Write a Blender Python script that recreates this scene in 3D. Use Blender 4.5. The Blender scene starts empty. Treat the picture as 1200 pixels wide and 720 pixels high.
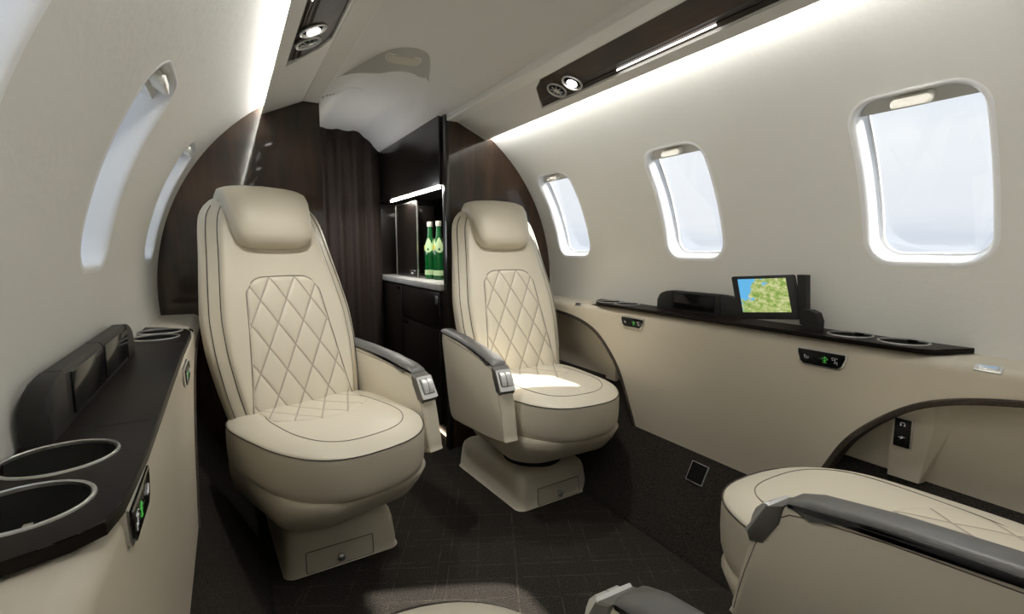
import bpy, math, random
from math import sin, cos, pi, radians as R, atan2, sqrt, acos, asin
from mathutils import Vector, Matrix, Euler
random.seed(7)
SC = bpy.context.scene
COL = SC.collection

# ------------------------------------------------------------------ helpers
class MB:
    def __init__(s):
        s.v, s.f, s.m, s.uv = [], [], [], {}
    def add(s, vs, fs, mi=0):
        o = len(s.v); s.v += [tuple(p) for p in vs]
        for f in fs:
            s.f.append([i + o for i in f]); s.m.append(mi)
        return o
    def box(s, lo, hi, mi=0, bev=0.0):
        x0, y0, z0 = lo; x1, y1, z1 = hi
        if bev <= 0:
            vs = [(x0,y0,z0),(x1,y0,z0),(x1,y1,z0),(x0,y1,z0),(x0,y0,z1),(x1,y0,z1),(x1,y1,z1),(x0,y1,z1)]
            s.add(vs, [(3,2,1,0),(4,5,6,7),(0,1,5,4),(1,2,6,5),(2,3,7,6),(3,0,4,7)], mi); return
        b = bev
        rings = []
        for z, d in ((z0, b), (z0 + b*.3, b*.3), (z0 + b, 0), (z1 - b, 0), (z1 - b*.3, b*.3), (z1, b)):
            rings.append([(p[0], p[1], z) for p in rrect2(x0 + d, x1 - d, y0 + d, y1 - d, b*.9, 3)])
        s.loft(rings, True, mi)
    def loft(s, rings, caps=True, mi=0, closed=True, capmid=False):
        n = len(rings[0]); vs = [p for r in rings for p in r]; fs = []
        for i in range(len(rings) - 1):
            for j in range(n if closed else n - 1):
                k = (j + 1) % n
                fs.append((i*n + j, i*n + k, (i+1)*n + k, (i+1)*n + j))
        if caps:
            fs.append(tuple(range(n - 1, -1, -1))); fs.append(tuple((len(rings)-1)*n + j for j in range(n)))
        s.add(vs, fs, mi)
    def grid(s, fn, nu, nv, mi=0, uvfn=None):
        vs, fs = [], []
        for i in range(nu + 1):
            for j in range(nv + 1):
                vs.append(fn(i/nu, j/nv))
        for i in range(nu):
            for j in range(nv):
                a = i*(nv+1) + j
                fs.append((a, a + nv + 1, a + nv + 2, a + 1))
        o = s.add(vs, fs, mi)
        if uvfn:
            for i in range(nu + 1):
                for j in range(nv + 1):
                    s.uv[o + i*(nv+1) + j] = uvfn(i/nu, j/nv)
    def tube(s, pts, r, n=6, mi=0, closed=False):
        P = [Vector(p) for p in pts]; N = len(P); rings = []; up = None
        for i in range(N):
            if closed: t = P[(i+1) % N] - P[i-1]
            else: t = P[min(i+1, N-1)] - P[max(i-1, 0)]
            t.normalize()
            if up is None:
                up = Vector((0,0,1)) if abs(t.z) < .9 else Vector((1,0,0))
            a = up - t*up.dot(t); a.normalize(); b = t.cross(a); up = a
            rings.append([tuple(P[i] + a*(r*cos(2*pi*k/n)) + b*(r*sin(2*pi*k/n))) for k in range(n)])
        if closed: rings.append(rings[0])
        s.loft(rings, not closed, mi)
    def lathe(s, prof, n=32, c=(0,0,0), mi=0, caps=True):
        rings = [[(c[0] + r*cos(2*pi*k/n), c[1] + r*sin(2*pi*k/n), c[2] + z) for k in range(n)] for r, z in prof]
        s.loft(rings, caps, mi)
    def prism(s, poly, fn, d0, d1, mi=0):
        """poly: 2-D outline, fn(a, b, d) -> 3-D"""
        n = len(poly)
        vs = [fn(a, b, d0) for a, b in poly] + [fn(a, b, d1) for a, b in poly]
        fs = [tuple(range(n-1, -1, -1)), tuple(range(n, 2*n))]
        for i in range(n):
            j = (i + 1) % n
            fs.append((i, j, n + j, n + i))
        s.add(vs, fs, mi)
    def xf(s, M):
        s.v = [tuple(M @ Vector(p)) for p in s.v]; return s
    def build(s, name, mat, parent=None, smooth=True, angle=40, recalc=True):
        me = bpy.data.meshes.new(name)
        me.from_pydata(s.v, [], s.f)
        mats = mat if isinstance(mat, (list, tuple)) else [mat]
        for m in mats: me.materials.append(m)
        me.polygons.foreach_set('material_index', s.m)
        if s.uv:
            ul = me.uv_layers.new(name='UVMap')
            for l in me.loops:
                if l.vertex_index in s.uv: ul.data[l.index].uv = s.uv[l.vertex_index]
        import bmesh
        bm = bmesh.new(); bm.from_mesh(me)
        if recalc: bmesh.ops.recalc_face_normals(bm, faces=bm.faces)
        if smooth:
            for f in bm.faces: f.smooth = True
            ca = R(angle)
            for e in bm.edges:
                if len(e.link_faces) == 2 and e.calc_face_angle(0) > ca: e.smooth = False
        bm.to_mesh(me); bm.free(); me.update()
        o = bpy.data.objects.new(name, me); COL.objects.link(o)
        if parent is not None: o.parent = parent
        return o

def rrect2(x0, x1, y0, y1, r, n=4):
    r = min(r, (x1-x0)/2*.999, (y1-y0)/2*.999)
    out = []
    for cx, cy, a0 in ((x1-r, y1-r, 0), (x0+r, y1-r, 90), (x0+r, y0+r, 180), (x1-r, y0+r, 270)):
        for k in range(n + 1):
            a = R(a0 + 90*k/n); out.append((cx + r*cos(a), cy + r*sin(a)))
    return out

def lerp(a, b, t): return a + (b - a)*t
def sst(a, b, x):
    t = min(1, max(0, (x - a)/(b - a))); return t*t*(3 - 2*t)
def interp(tab, x):
    if x <= tab[0][0]: return tab[0][1]
    for (x0, y0), (x1, y1) in zip(tab, tab[1:]):
        if x <= x1:
            return lerp(y0, y1, (x - x0)/(x1 - x0))
    return tab[-1][1]
def smoothtab(tab, n=60, it=6):
    a, b = tab[0][0], tab[-1][0]
    xs = [lerp(a, b, i/n) for i in range(n+1)]; ys = [interp(tab, x) for x in xs]
    for _ in range(it):
        ys = [ys[0]] + [(ys[i-1] + 2*ys[i] + ys[i+1])/4 for i in range(1, n)] + [ys[-1]]
    return list(zip(xs, ys))
def catmull(P, n=8, closed=False):
    P = [Vector(p) for p in P]; out = []; N = len(P)
    rng = range(N if closed else N - 1)
    for i in rng:
        if closed: p0, p1, p2, p3 = P[i-1], P[i], P[(i+1) % N], P[(i+2) % N]
        else: p0, p1, p2, p3 = P[max(i-1,0)], P[i], P[i+1], P[min(i+2, N-1)]
        for k in range(n):
            t = k/n
            out.append(.5*((2*p1) + (p2-p0)*t + (2*p0-5*p1+4*p2-p3)*t*t + (3*p1-p0-3*p2+p3)*t**3))
    if not closed: out.append(P[-1])
    return [tuple(p) for p in out]

def tag(o, label, cat, group=None, kind=None):
    o['label'] = label; o['category'] = cat
    if group: o['group'] = group
    if kind: o['kind'] = kind
    return o
def empty(name, loc, rz=0):
    o = bpy.data.objects.new(name, None); COL.objects.link(o)
    o.empty_display_size = .05
    o.location = loc; o.rotation_euler = (0, 0, rz); return o
def struct(o, label=None, cat=None):
    o['kind'] = 'structure'
    if label: o['label'] = label
    if cat: o['category'] = cat
    return o
def dup(o, parent=None):
    c = o.copy(); COL.objects.link(c)
    if parent is not None: c.parent = parent
    for ch in list(o.children): dup(ch, c)
    return c

# ------------------------------------------------------------------ materials
def mat(name, col, rough=.5, metal=0, spec=.5, coat=0, coat_rough=.05, emit=None, estr=0, ior=None):
    m = bpy.data.materials.new(name); m.use_nodes = True
    b = m.node_tree.nodes['Principled BSDF']
    b.inputs['Base Color'].default_value = (*col, 1); b.inputs['Roughness'].default_value = rough
    b.inputs['Metallic'].default_value = metal
    b.inputs['Specular IOR Level'].default_value = spec
    b.inputs['Coat Weight'].default_value = coat; b.inputs['Coat Roughness'].default_value = coat_rough
    if ior: b.inputs['IOR'].default_value = ior
    if emit:
        b.inputs['Emission Color'].default_value = (*emit, 1); b.inputs['Emission Strength'].default_value = estr
    return m
class NT:
    def __init__(s, m): s.t = m.node_tree; s.b = s.t.nodes['Principled BSDF']
    def n(s, typ, **kw):
        o = s.t.nodes.new(typ)
        for k, v in kw.items():
            if k.startswith('i_'):
                key = k[2:]
                key = int(key) if key.isdigit() else key
                o.inputs[key].default_value = v
            else: setattr(o, k, v)
        return o
    def l(s, a, b): s.t.links.new(a, b)
def ramp(nt, fac, stops):
    r = nt.n('ShaderNodeValToRGB'); e = r.color_ramp.elements
    while len(e) < len(stops): e.new(.5)
    for i, (p, c) in enumerate(stops):
        e[i].position = p; e[i].color = (*c, 1)
    nt.l(fac, r.inputs['Fac']); return r.outputs['Color']
def noise_mat(m, scale=40, bump=.1, dist=.002, c0=None, c1=None, detail=4, coord='Object', scl=None):
    nt = NT(m); tc = nt.n('ShaderNodeTexCoord'); no = nt.n('ShaderNodeTexNoise', i_Scale=scale, i_Detail=detail)
    src = tc.outputs[coord]
    if scl:
        mp = nt.n('ShaderNodeMapping'); mp.inputs['Scale'].default_value = scl
        nt.l(src, mp.inputs['Vector']); src = mp.outputs['Vector']
    nt.l(src, no.inputs['Vector'])
    if c0: nt.l(ramp(nt, no.outputs['Fac'], [(.3, c0), (.7, c1)]), nt.b.inputs['Base Color'])
    if bump:
        bp = nt.n('ShaderNodeBump', i_Strength=bump, i_Distance=dist)
        nt.l(no.outputs['Fac'], bp.inputs['Height']); nt.l(bp.outputs['Normal'], nt.b.inputs['Normal'])
    return m
M = {}
LEA = (.70, .645, .53)
M['leather'] = noise_mat(mat('cream_leather', LEA, .42, spec=.4), 420, .12, .0006)
M['thread'] = mat('grey_stitching', (.16, .13, .10), .7)
M['piping'] = mat('dark_piping', (.045, .035, .028), .6)
M['liner'] = noise_mat(mat('cream_wall_liner', (.77, .765, .72), .65, spec=.25), 60, .22, .004, detail=3)
M['ceil'] = mat('grey_white_headliner', (.83, .82, .80), .6, spec=.25)
M['val'] = mat('grey_satin_valance', (.90, .89, .86), .45, spec=.35)
M['rail'] = mat('pale_satin_rail', (.94, .93, .89), .4, spec=.4)
M['cons'] = noise_mat(mat('beige_console_leather', (.64, .585, .485), .5, spec=.3), 300, .1, .0008)
M['frame'] = mat('white_window_frame', (.88, .885, .89), .35, spec=.5)
M['shade'] = mat('pale_grey_shade', (.72, .715, .69), .5)
M['handle'] = mat('ivory_pull', (.82, .80, .72), .3)
M['chrome'] = mat('chrome', (.75, .75, .75), .16, metal=1)
M['satin'] = mat('satin_metal', (.70, .70, .69), .34, metal=1)
M['black'] = mat('black_gloss', (.006, .006, .007), .14, spec=.2)
M['plastic'] = noise_mat(mat('charcoal_plastic', (.022,.021,.020), .42, spec=.12), 500, .05, .0005)
M['pad'] = mat('grey_armrest_vinyl', (.12, .118, .115), .42, spec=.4)
M['latchgrey'] = mat('dark_grey_latch', (.10, .095, .085), .5)
M['cup'] = mat('black_cup_liner', (.014, .014, .013), .5, spec=.2)
M['mirror'] = mat('smoked_mirror', (.10, .075, .06), .04, metal=1)
M['white_top'] = noise_mat(mat('white_stone_top', (.70, .69, .66), .3), 20, 0, 0, (.62,.61,.58), (.76,.75,.72))
M['cap'] = mat('silver_bottle_cap', (.78, .77, .70), .3, metal=.6)
M['glassg'] = mat('green_bottle_glass', (.004, .10, .022), .06, spec=.9)
M['lab_y'] = mat('yellow_label', (.75, .62, .05), .5)
M['lab_g'] = mat('pale_green_label', (.55, .75, .42), .5)
M['ic_w'] = mat('icon_white', (.7,.7,.7), .5, emit=(1,1,1), estr=.12)
M['ic_g'] = mat('icon_green', (.05,.4,.05), .5, emit=(.1,.75,.1), estr=.2)
M['led'] = mat('cove_led', (.9,.9,.9), .5, emit=(1,.985,.95), estr=41)
M['led_dim'] = mat('cove_led_dimmed', (.9,.9,.9), .5, emit=(1,.985,.95), estr=32)
M['led2'] = mat('strip_led', (.9,.9,.9), .5, emit=(1,.97,.92), estr=3.5)
M['ledg'] = mat('galley_led', (.9,.9,.9), .5, emit=(1,.95,.86), estr=24)
M['ledf'] = mat('floor_led', (.9,.8,.6), .5, emit=(1,.80,.55), estr=2.2)
M['bulb'] = mat('reading_bulb', (.9,.9,.9), .5, emit=(1,.96,.9), estr=9)
M['slot'] = mat('ceiling_lamp_lens', (.62,.60,.52), .4)
M['silver'] = mat('brushed_silver_latch', (.74, .74, .73), .38, metal=.45)
M['bezel'] = mat('facet_shade_grey', (.50, .495, .475), .6, spec=.25)  # darker than the headliner, stands in for shade on the eyebrow facet
M['dark'] = mat('dark_gap', (.01,.009,.008), .8)

def wood(name, c0, c1, c2, rough, coat, axis=(1,1,.12), sc=22, spec=.5):
    m = mat(name, c1, rough, spec=spec, coat=coat, coat_rough=.04)
    m.node_tree.nodes['Principled BSDF'].inputs['Coat IOR'].default_value = 1.52
    nt = NT(m); tc = nt.n('ShaderNodeTexCoord'); mp = nt.n('ShaderNodeMapping'); mp.inputs['Scale'].default_value = axis
    no = nt.n('ShaderNodeTexNoise', i_Scale=sc, i_Detail=6, i_Roughness=.62, i_Distortion=.6)
    n2 = nt.n('ShaderNodeTexNoise', i_Scale=5, i_Detail=3)
    nt.l(tc.outputs['Object'], mp.inputs['Vector']); nt.l(mp.outputs['Vector'], no.inputs['Vector']); nt.l(tc.outputs['Object'], n2.inputs['Vector'])
    ad = nt.n('ShaderNodeMath', operation='ADD'); mu = nt.n('ShaderNodeMath', operation='MULTIPLY', i_1=.5)
    nt.l(no.outputs['Fac'], ad.inputs[0]); nt.l(n2.outputs['Fac'], ad.inputs[1]); nt.l(ad.outputs[0], mu.inputs[0])
    nt.l(ramp(nt, mu.outputs[0], [(.36, c0), (.5, c1), (.66, c2)]), nt.b.inputs['Base Color'])
    return m
M['wood'] = wood('dark_walnut_gloss', (.010,.0046,.0022), (.028,.0138,.0066), (.064,.034,.0165), .40, .75, spec=.2)
M['table'] = wood('black_brown_table_veneer', (.005,.004,.0033), (.0085,.006,.005), (.015,.0105,.008), .38, .0, axis=(1,.1,1), spec=.07)
M['cabinet'] = wood('espresso_cabinet_veneer', (.007,.005,.004), (.012,.009,.007), (.018,.0125,.010), .3, .35)
M['inlay'] = wood('overhead_walnut_inlay', (.010,.005,.003), (.030,.0155,.008), (.070,.038,.019), .45, .0, axis=(1,.12,1))

def carpet(name, lines):
    m = mat(name, (.02,.018,.016), .95, spec=.1); nt = NT(m)
    tc = nt.n('ShaderNodeTexCoord'); no = nt.n('ShaderNodeTexNoise', i_Scale=260, i_Detail=3)
    nt.l(tc.outputs['Object'], no.inputs['Vector'])
    c = ramp(nt, no.outputs['Fac'], [(.3, (.009,.008,.007)), (.72, (.052,.045,.038))])
    if lines:
        # thin woven threads crossing on the diagonal, broken up by noise
        fac = None
        for ang, sc, off in ((27, 9.0, .0), (27, 5.3, .37), (-64, 7.3, .1), (-64, 12.1, .63)):
            mp = nt.n('ShaderNodeMapping'); mp.inputs['Rotation'].default_value = (0,0,R(ang)); mp.inputs['Scale'].default_value = (sc, sc, 1)
            mp.inputs['Location'].default_value = (off, off*.7, 0)
            nt.l(tc.outputs['Object'], mp.inputs['Vector'])
            sp = nt.n('ShaderNodeSeparateXYZ'); nt.l(mp.outputs['Vector'], sp.inputs[0])
            fr = nt.n('ShaderNodeMath', operation='FRACT'); nt.l(sp.outputs['X'], fr.inputs[0])
            lt = nt.n('ShaderNodeMath', operation='LESS_THAN', i_1=.0019*sc); nt.l(fr.outputs[0], lt.inputs[0])
            nn = nt.n('ShaderNodeTexNoise', i_Scale=2.2, i_Detail=3); nt.l(mp.outputs['Vector'], nn.inputs['Vector'])
            gt = nt.n('ShaderNodeMapRange'); gt.inputs['From Min'].default_value = .42; gt.inputs['From Max'].default_value = .66
            nt.l(nn.outputs['Fac'], gt.inputs['Value'])
            mu = nt.n('ShaderNodeMath', operation='MULTIPLY'); nt.l(lt.outputs[0], mu.inputs[0]); nt.l(gt.outputs['Result'], mu.inputs[1])
            if fac is None: fac = mu.outputs[0]
            else:
                mx = nt.n('ShaderNodeMath', operation='MAXIMUM'); nt.l(fac, mx.inputs[0]); nt.l(mu.outputs[0], mx.inputs[1]); fac = mx.outputs[0]
        mi = nt.n('ShaderNodeMix', data_type='RGBA'); nt.l(fac, mi.inputs['Factor']); nt.l(c, mi.inputs['A']); mi.inputs['B'].default_value = (.085,.073,.057,1)
        c = mi.outputs['Result']
    nt.l(c, nt.b.inputs['Base Color'])
    bp = nt.n('ShaderNodeBump', i_Strength=.5, i_Distance=.003); nt.l(no.outputs['Fac'], bp.inputs['Height']); nt.l(bp.outputs['Normal'], nt.b.inputs['Normal'])
    return m
M['carpet'] = carpet('charcoal_carpet_woven_lines', True)
M['carpet2'] = carpet('charcoal_carpet_plain', False)
m = noise_mat(mat('brown_felt_trim', (.05,.04,.034), .9, spec=.1), 240, .3, .002, (.035,.028,.024), (.075,.062,.052)); M['felt'] = m
# curtain cloth
M['curtain'] = noise_mat(mat('dark_brown_curtain', (.05,.035,.028), .7, spec=.3), 200, .2, .001, (.036,.025,.021), (.056,.040,.034), scl=(1,1,.3))
# quilted leather with stitched double seams along the diamonds (UV holds the diamond coordinates)
def quilt_mat():
    m = mat('quilted_cream_leather', LEA, .42, spec=.4); nt = NT(m)
    uv = nt.n('ShaderNodeUVMap'); sp = nt.n('ShaderNodeSeparateXYZ'); nt.l(uv.outputs[0], sp.inputs[0])
    fac = None
    for ax in ('X', 'Y'):
        fr = nt.n('ShaderNodeMath', operation='FRACT'); nt.l(sp.outputs[ax], fr.inputs[0])
        sb = nt.n('ShaderNodeMath', operation='SUBTRACT', i_1=.5); nt.l(fr.outputs[0], sb.inputs[0])
        ab = nt.n('ShaderNodeMath', operation='ABSOLUTE'); nt.l(sb.outputs[0], ab.inputs[0])
        gt = nt.n('ShaderNodeMath', operation='GREATER_THAN', i_1=.466); nt.l(ab.outputs[0], gt.inputs[0])
        if fac is None: fac = gt.outputs[0]
        else:
            mx = nt.n('ShaderNodeMath', operation='MAXIMUM'); nt.l(fac, mx.inputs[0]); nt.l(gt.outputs[0], mx.inputs[1]); fac = mx.outputs[0]
    mi = nt.n('ShaderNodeMix', data_type='RGBA'); nt.l(fac, mi.inputs['Factor']); mi.inputs['A'].default_value = (*LEA,1); mi.inputs['B'].default_value = (.43,.375,.30,1)
    nt.l(mi.outputs['Result'], nt.b.inputs['Base Color']); return m
M['quilt'] = quilt_mat()
# thin window pane: mostly clear, a little mirror
m = bpy.data.materials.new('window_pane_acrylic'); m.use_nodes = True
t = m.node_tree; t.nodes.clear()
o_ = t.nodes.new('ShaderNodeOutputMaterial'); mx = t.nodes.new('ShaderNodeMixShader'); tr = t.nodes.new('ShaderNodeBsdfTransparent'); gl = t.nodes.new('ShaderNodeBsdfGlossy')
tr.inputs[0].default_value = (.97,.98,.99,1); gl.inputs['Roughness'].default_value = .03; mx.inputs[0].default_value = .05
t.links.new(tr.outputs[0], mx.inputs[1]); t.links.new(gl.outputs[0], mx.inputs[2]); t.links.new(mx.outputs[0], o_.inputs[0])
M['pane'] = m
# map picture on the tablet: sea in the north-west, green and sandy land
def map_mat():
    m = mat('tablet_map_picture', (0,0,0), .2); nt = NT(m)
    uv = nt.n('ShaderNodeUVMap'); sp = nt.n('ShaderNodeSeparateXYZ'); nt.l(uv.outputs[0], sp.inputs[0])
    n1 = nt.n('ShaderNodeTexNoise', i_Scale=4.2, i_Detail=8, i_Roughness=.62); nt.l(uv.outputs[0], n1.inputs['Vector'])
    n2 = nt.n('ShaderNodeTexNoise', i_Scale=7, i_Detail=8, i_Roughness=.8, i_Distortion=.4); nt.l(uv.outputs[0], n2.inputs['Vector'])
    land = ramp(nt, n2.outputs['Fac'], [(.34,(.10,.26,.03)), (.45,(.28,.42,.08)), (.53,(.52,.58,.22)), (.60,(.74,.72,.42)), (.68,(.88,.84,.72))])
    # coast: sea where x - noise is small, near the top left
    a = nt.n('ShaderNodeMath', operation='MULTIPLY_ADD', i_1=.55, i_2=0); nt.l(sp.outputs['Y'], a.inputs[0])
    b = nt.n('ShaderNodeMath', operation='SUBTRACT'); nt.l(sp.outputs['X'], b.inputs[0]); nt.l(a.outputs[0], b.inputs[1])
    c = nt.n('ShaderNodeMath', operation='MULTIPLY_ADD', i_1=1.5, i_2=-.80); nt.l(n1.outputs['Fac'], c.inputs[0])
    d = nt.n('ShaderNodeMath', operation='ADD'); nt.l(b.outputs[0], d.inputs[0]); nt.l(c.outputs[0], d.inputs[1])
    e = nt.n('ShaderNodeMath', operation='LESS_THAN', i_1=-.16); nt.l(d.outputs[0], e.inputs[0])
    mi = nt.n('ShaderNodeMix', data_type='RGBA'); nt.l(e.outputs[0], mi.inputs['Factor']); nt.l(land, mi.inputs['A']); mi.inputs['B'].default_value = (.13,.50,.85,1)
    nt.l(mi.outputs['Result'], nt.b.inputs['Emission Color']); nt.b.inputs['Emission Strength'].default_value = .8
    return m
M['map'] = map_mat()

# ------------------------------------------------------------------ cabin constants (metres; camera looks forward along +Y)
ZC, RAD = .75, .787
YF, YB = 2.03, -1.7          # forward bulkhead, aft end
XE = .672                    # aisle face of the side consoles
def wallpt(s, y, r=0.0, side=1):
    a = s/RAD
    return (side*(RAD + r)*cos(a), y, ZC + (RAD + r)*sin(a))
def s_of_z(z): return RAD*asin((z - ZC)/RAD)
S0, S1 = s_of_z(.60), RAD*R(62.3)
WS0, WS1 = s_of_z(.872), s_of_z(1.212)     # window opening along the wall
WIN = {1: [.518, 1.155, 1.815], -1: [-.16, .478, 1.090, 1.785]}
WHS = {1: .113, -1: .103}; WTS = {1: 0, -1: -.016}

def win_outline(yc, d, n=7):
    sd = 1 if yc in WIN[1] else -1; WH = WHS[sd]
    P = rrect2(yc - WH - d, yc + WH + d, WS0 - d, WS1 + WTS[sd] + d, .052 + d, n); out = []
    m = n + 1
    for i, p in enumerate(P):
        out.append(p)
        if i % m == n:                      # straight side after each corner: add points so that it follows the curved wall
            q = P[(i + 1) % len(P)]
            out += [(lerp(p[0], q[0], k/10), lerp(p[1], q[1], k/10)) for k in range(1, 10)]
    return out

def wall(side):
    mb = MB(); f = lambda s, y, r=0: wallpt(s, y, r, side)
    cells = []
    ys = [YB]
    hw = WHS[side] + .075
    for yc in WIN[side]: ys += [yc - hw, yc + hw]
    ys.append(YF)
    ca, cb = WS0 - .05, WS1 + .05
    for i in range(len(ys) - 1):
        y0, y1 = ys[i], ys[i+1]
        holes = i % 2 == 1
        ny = max(1, int((y1 - y0)/.1))
        if not holes:
            mb.grid(lambda u, v: f(lerp(S0, S1, v), lerp(y0, y1, u)), ny, 96)
        else:
            mb.grid(lambda u, v: f(lerp(S0, ca, v), lerp(y0, y1, u)), 4, 14)
            mb.grid(lambda u, v: f(lerp(cb, S1, v), lerp(y0, y1, u)), 4, 14)
            inner = win_outline(WIN[side][i//2], .012)
            yc, sc_ = WIN[side][i//2], (ca + cb)/2
            rings = []
            hx, hy = (y1 - y0)/2, (cb - ca)/2
            outer = []
            for (y, s) in inner:
                dy, ds = y - yc, s - sc_
                k = min(hx/abs(dy) if abs(dy) > 1e-6 else 9e9, hy/abs(ds) if abs(ds) > 1e-6 else 9e9)
                outer.append((yc + dy*k, sc_ + ds*k))
            # put cell corners exactly on the ring
            for cy, cs in ((y0, ca), (y1, ca), (y0, cb), (y1, cb)):
                j = min(range(len(outer)), key=lambda q: (outer[q][0]-cy)**2 + (outer[q][1]-cs)**2)
                outer[j] = (cy, cs)
            outer = [(yc + (a - yc)*1.012, sc_ + (b - sc_)*1.012) for a, b in outer]     # lap over the neighbouring skin, no gap
            for t in (0, .15, .35, .6, 1):
                rings.append([f(lerp(a[1], b[1], t), lerp(a[0], b[0], t)) for a, b in zip(inner, outer)])
            mb.loft(rings, False)
    o = mb.build('wall_right' if side > 0 else 'wall_left', M['liner'], angle=60)
    return struct(o)
wall(1); wall(-1)

def window(side, yc, n):
    f = lambda y, s, r: wallpt(s, y, r, side)
    root = empty('window_%d' % n, f(yc, (WS0 + WS1)/2, 0)); struct(root)
    inv = Matrix.Translation(root.location).inverted()
    def B(mb, *a, **k): return mb.xf(inv).build(*a, **k)
    mb = MB()
    prof = [(.0125, .003), (.0122, -.0002), (.008, -.0010), (.003, -.0004), (.0005, .0024), (-.001, .008), (-.003, .020), (-.005, .036), (-.0065, .048), (-.011, .049), (-.011, .056), (.013, .056), (.0125, .003)]
    mb.loft([[f(y, s, r) for y, s in win_outline(yc, d)] for d, r in prof], False)
    B(mb, 'frame', M['frame'], root, angle=50)
    mb = MB(); ol = win_outline(yc, -.003)
    mb.loft([[f(y, s, r) for y, s in ol] for r in (.0500, .0530)], True)
    B(mb, 'pane', M['pane'], root, smooth=False)
    # raised shade gathered at the top of the opening
    mb = MB(); top = WS1 + WTS[side] - .006; bot = WS1 + WTS[side] - .036
    out = [p for p in win_outline(yc, -.0045)]
    def clip(d0):
        res = []
        for y, s in out:
            res.append((y, max(s, bot)))
        return res
    mb.loft([[f(y, s, r) for y, s in clip(0)] for r in (.022, .026, .044)], True)
    sh = B(mb, 'shade', M['shade'], root, angle=30)
    mb = MB(); hs = (top + bot)/2 + .004
    rings = []
    for d, r in ((.0, .0225), (0, .002), (-.0015, -.002), (-.005, -.0035)):
        rings.append([f(yc + (y*(1 + d/.037)), hs + s*(1 + d/.0105), r + .35*(s)) for y, s in rrect2(-.037, .037, -.0105, .0105, .0103, 5)])
    mb.loft(rings, True)
    B(mb, 'shade_handle', M['handle'], sh)
k = 1
for side in (1, -1):
    for yc in WIN[side]:
        window(side, yc, k); k += 1

# ------------------------------------------------------------------ floor and carpeted risers
mb = MB(); mb.grid(lambda u, v: (lerp(-.55, .55, u), lerp(YB, 3.08, v), 0), 2, 8)
struct(mb.build('floor', M['carpet']))
for side, nm in ((1, 'right'), (-1, 'left')):
    prof = [(.528, 0), (.53, .012), (.60, .130), (.672, .262), (.705, .330), (.735, .385), (.80, .386)]
    pr = catmull([(p[0], 0, p[1]) for p in prof], 4)
    mb = MB(); mb.grid(lambda u, v: (side*pr[round(u*(len(pr)-1))][0], lerp(YB, YF, v), pr[round(u*(len(pr)-1))][2]), len(pr)-1, 12)
    struct(mb.build('baseboard_' + nm, M['carpet2']))

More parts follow.
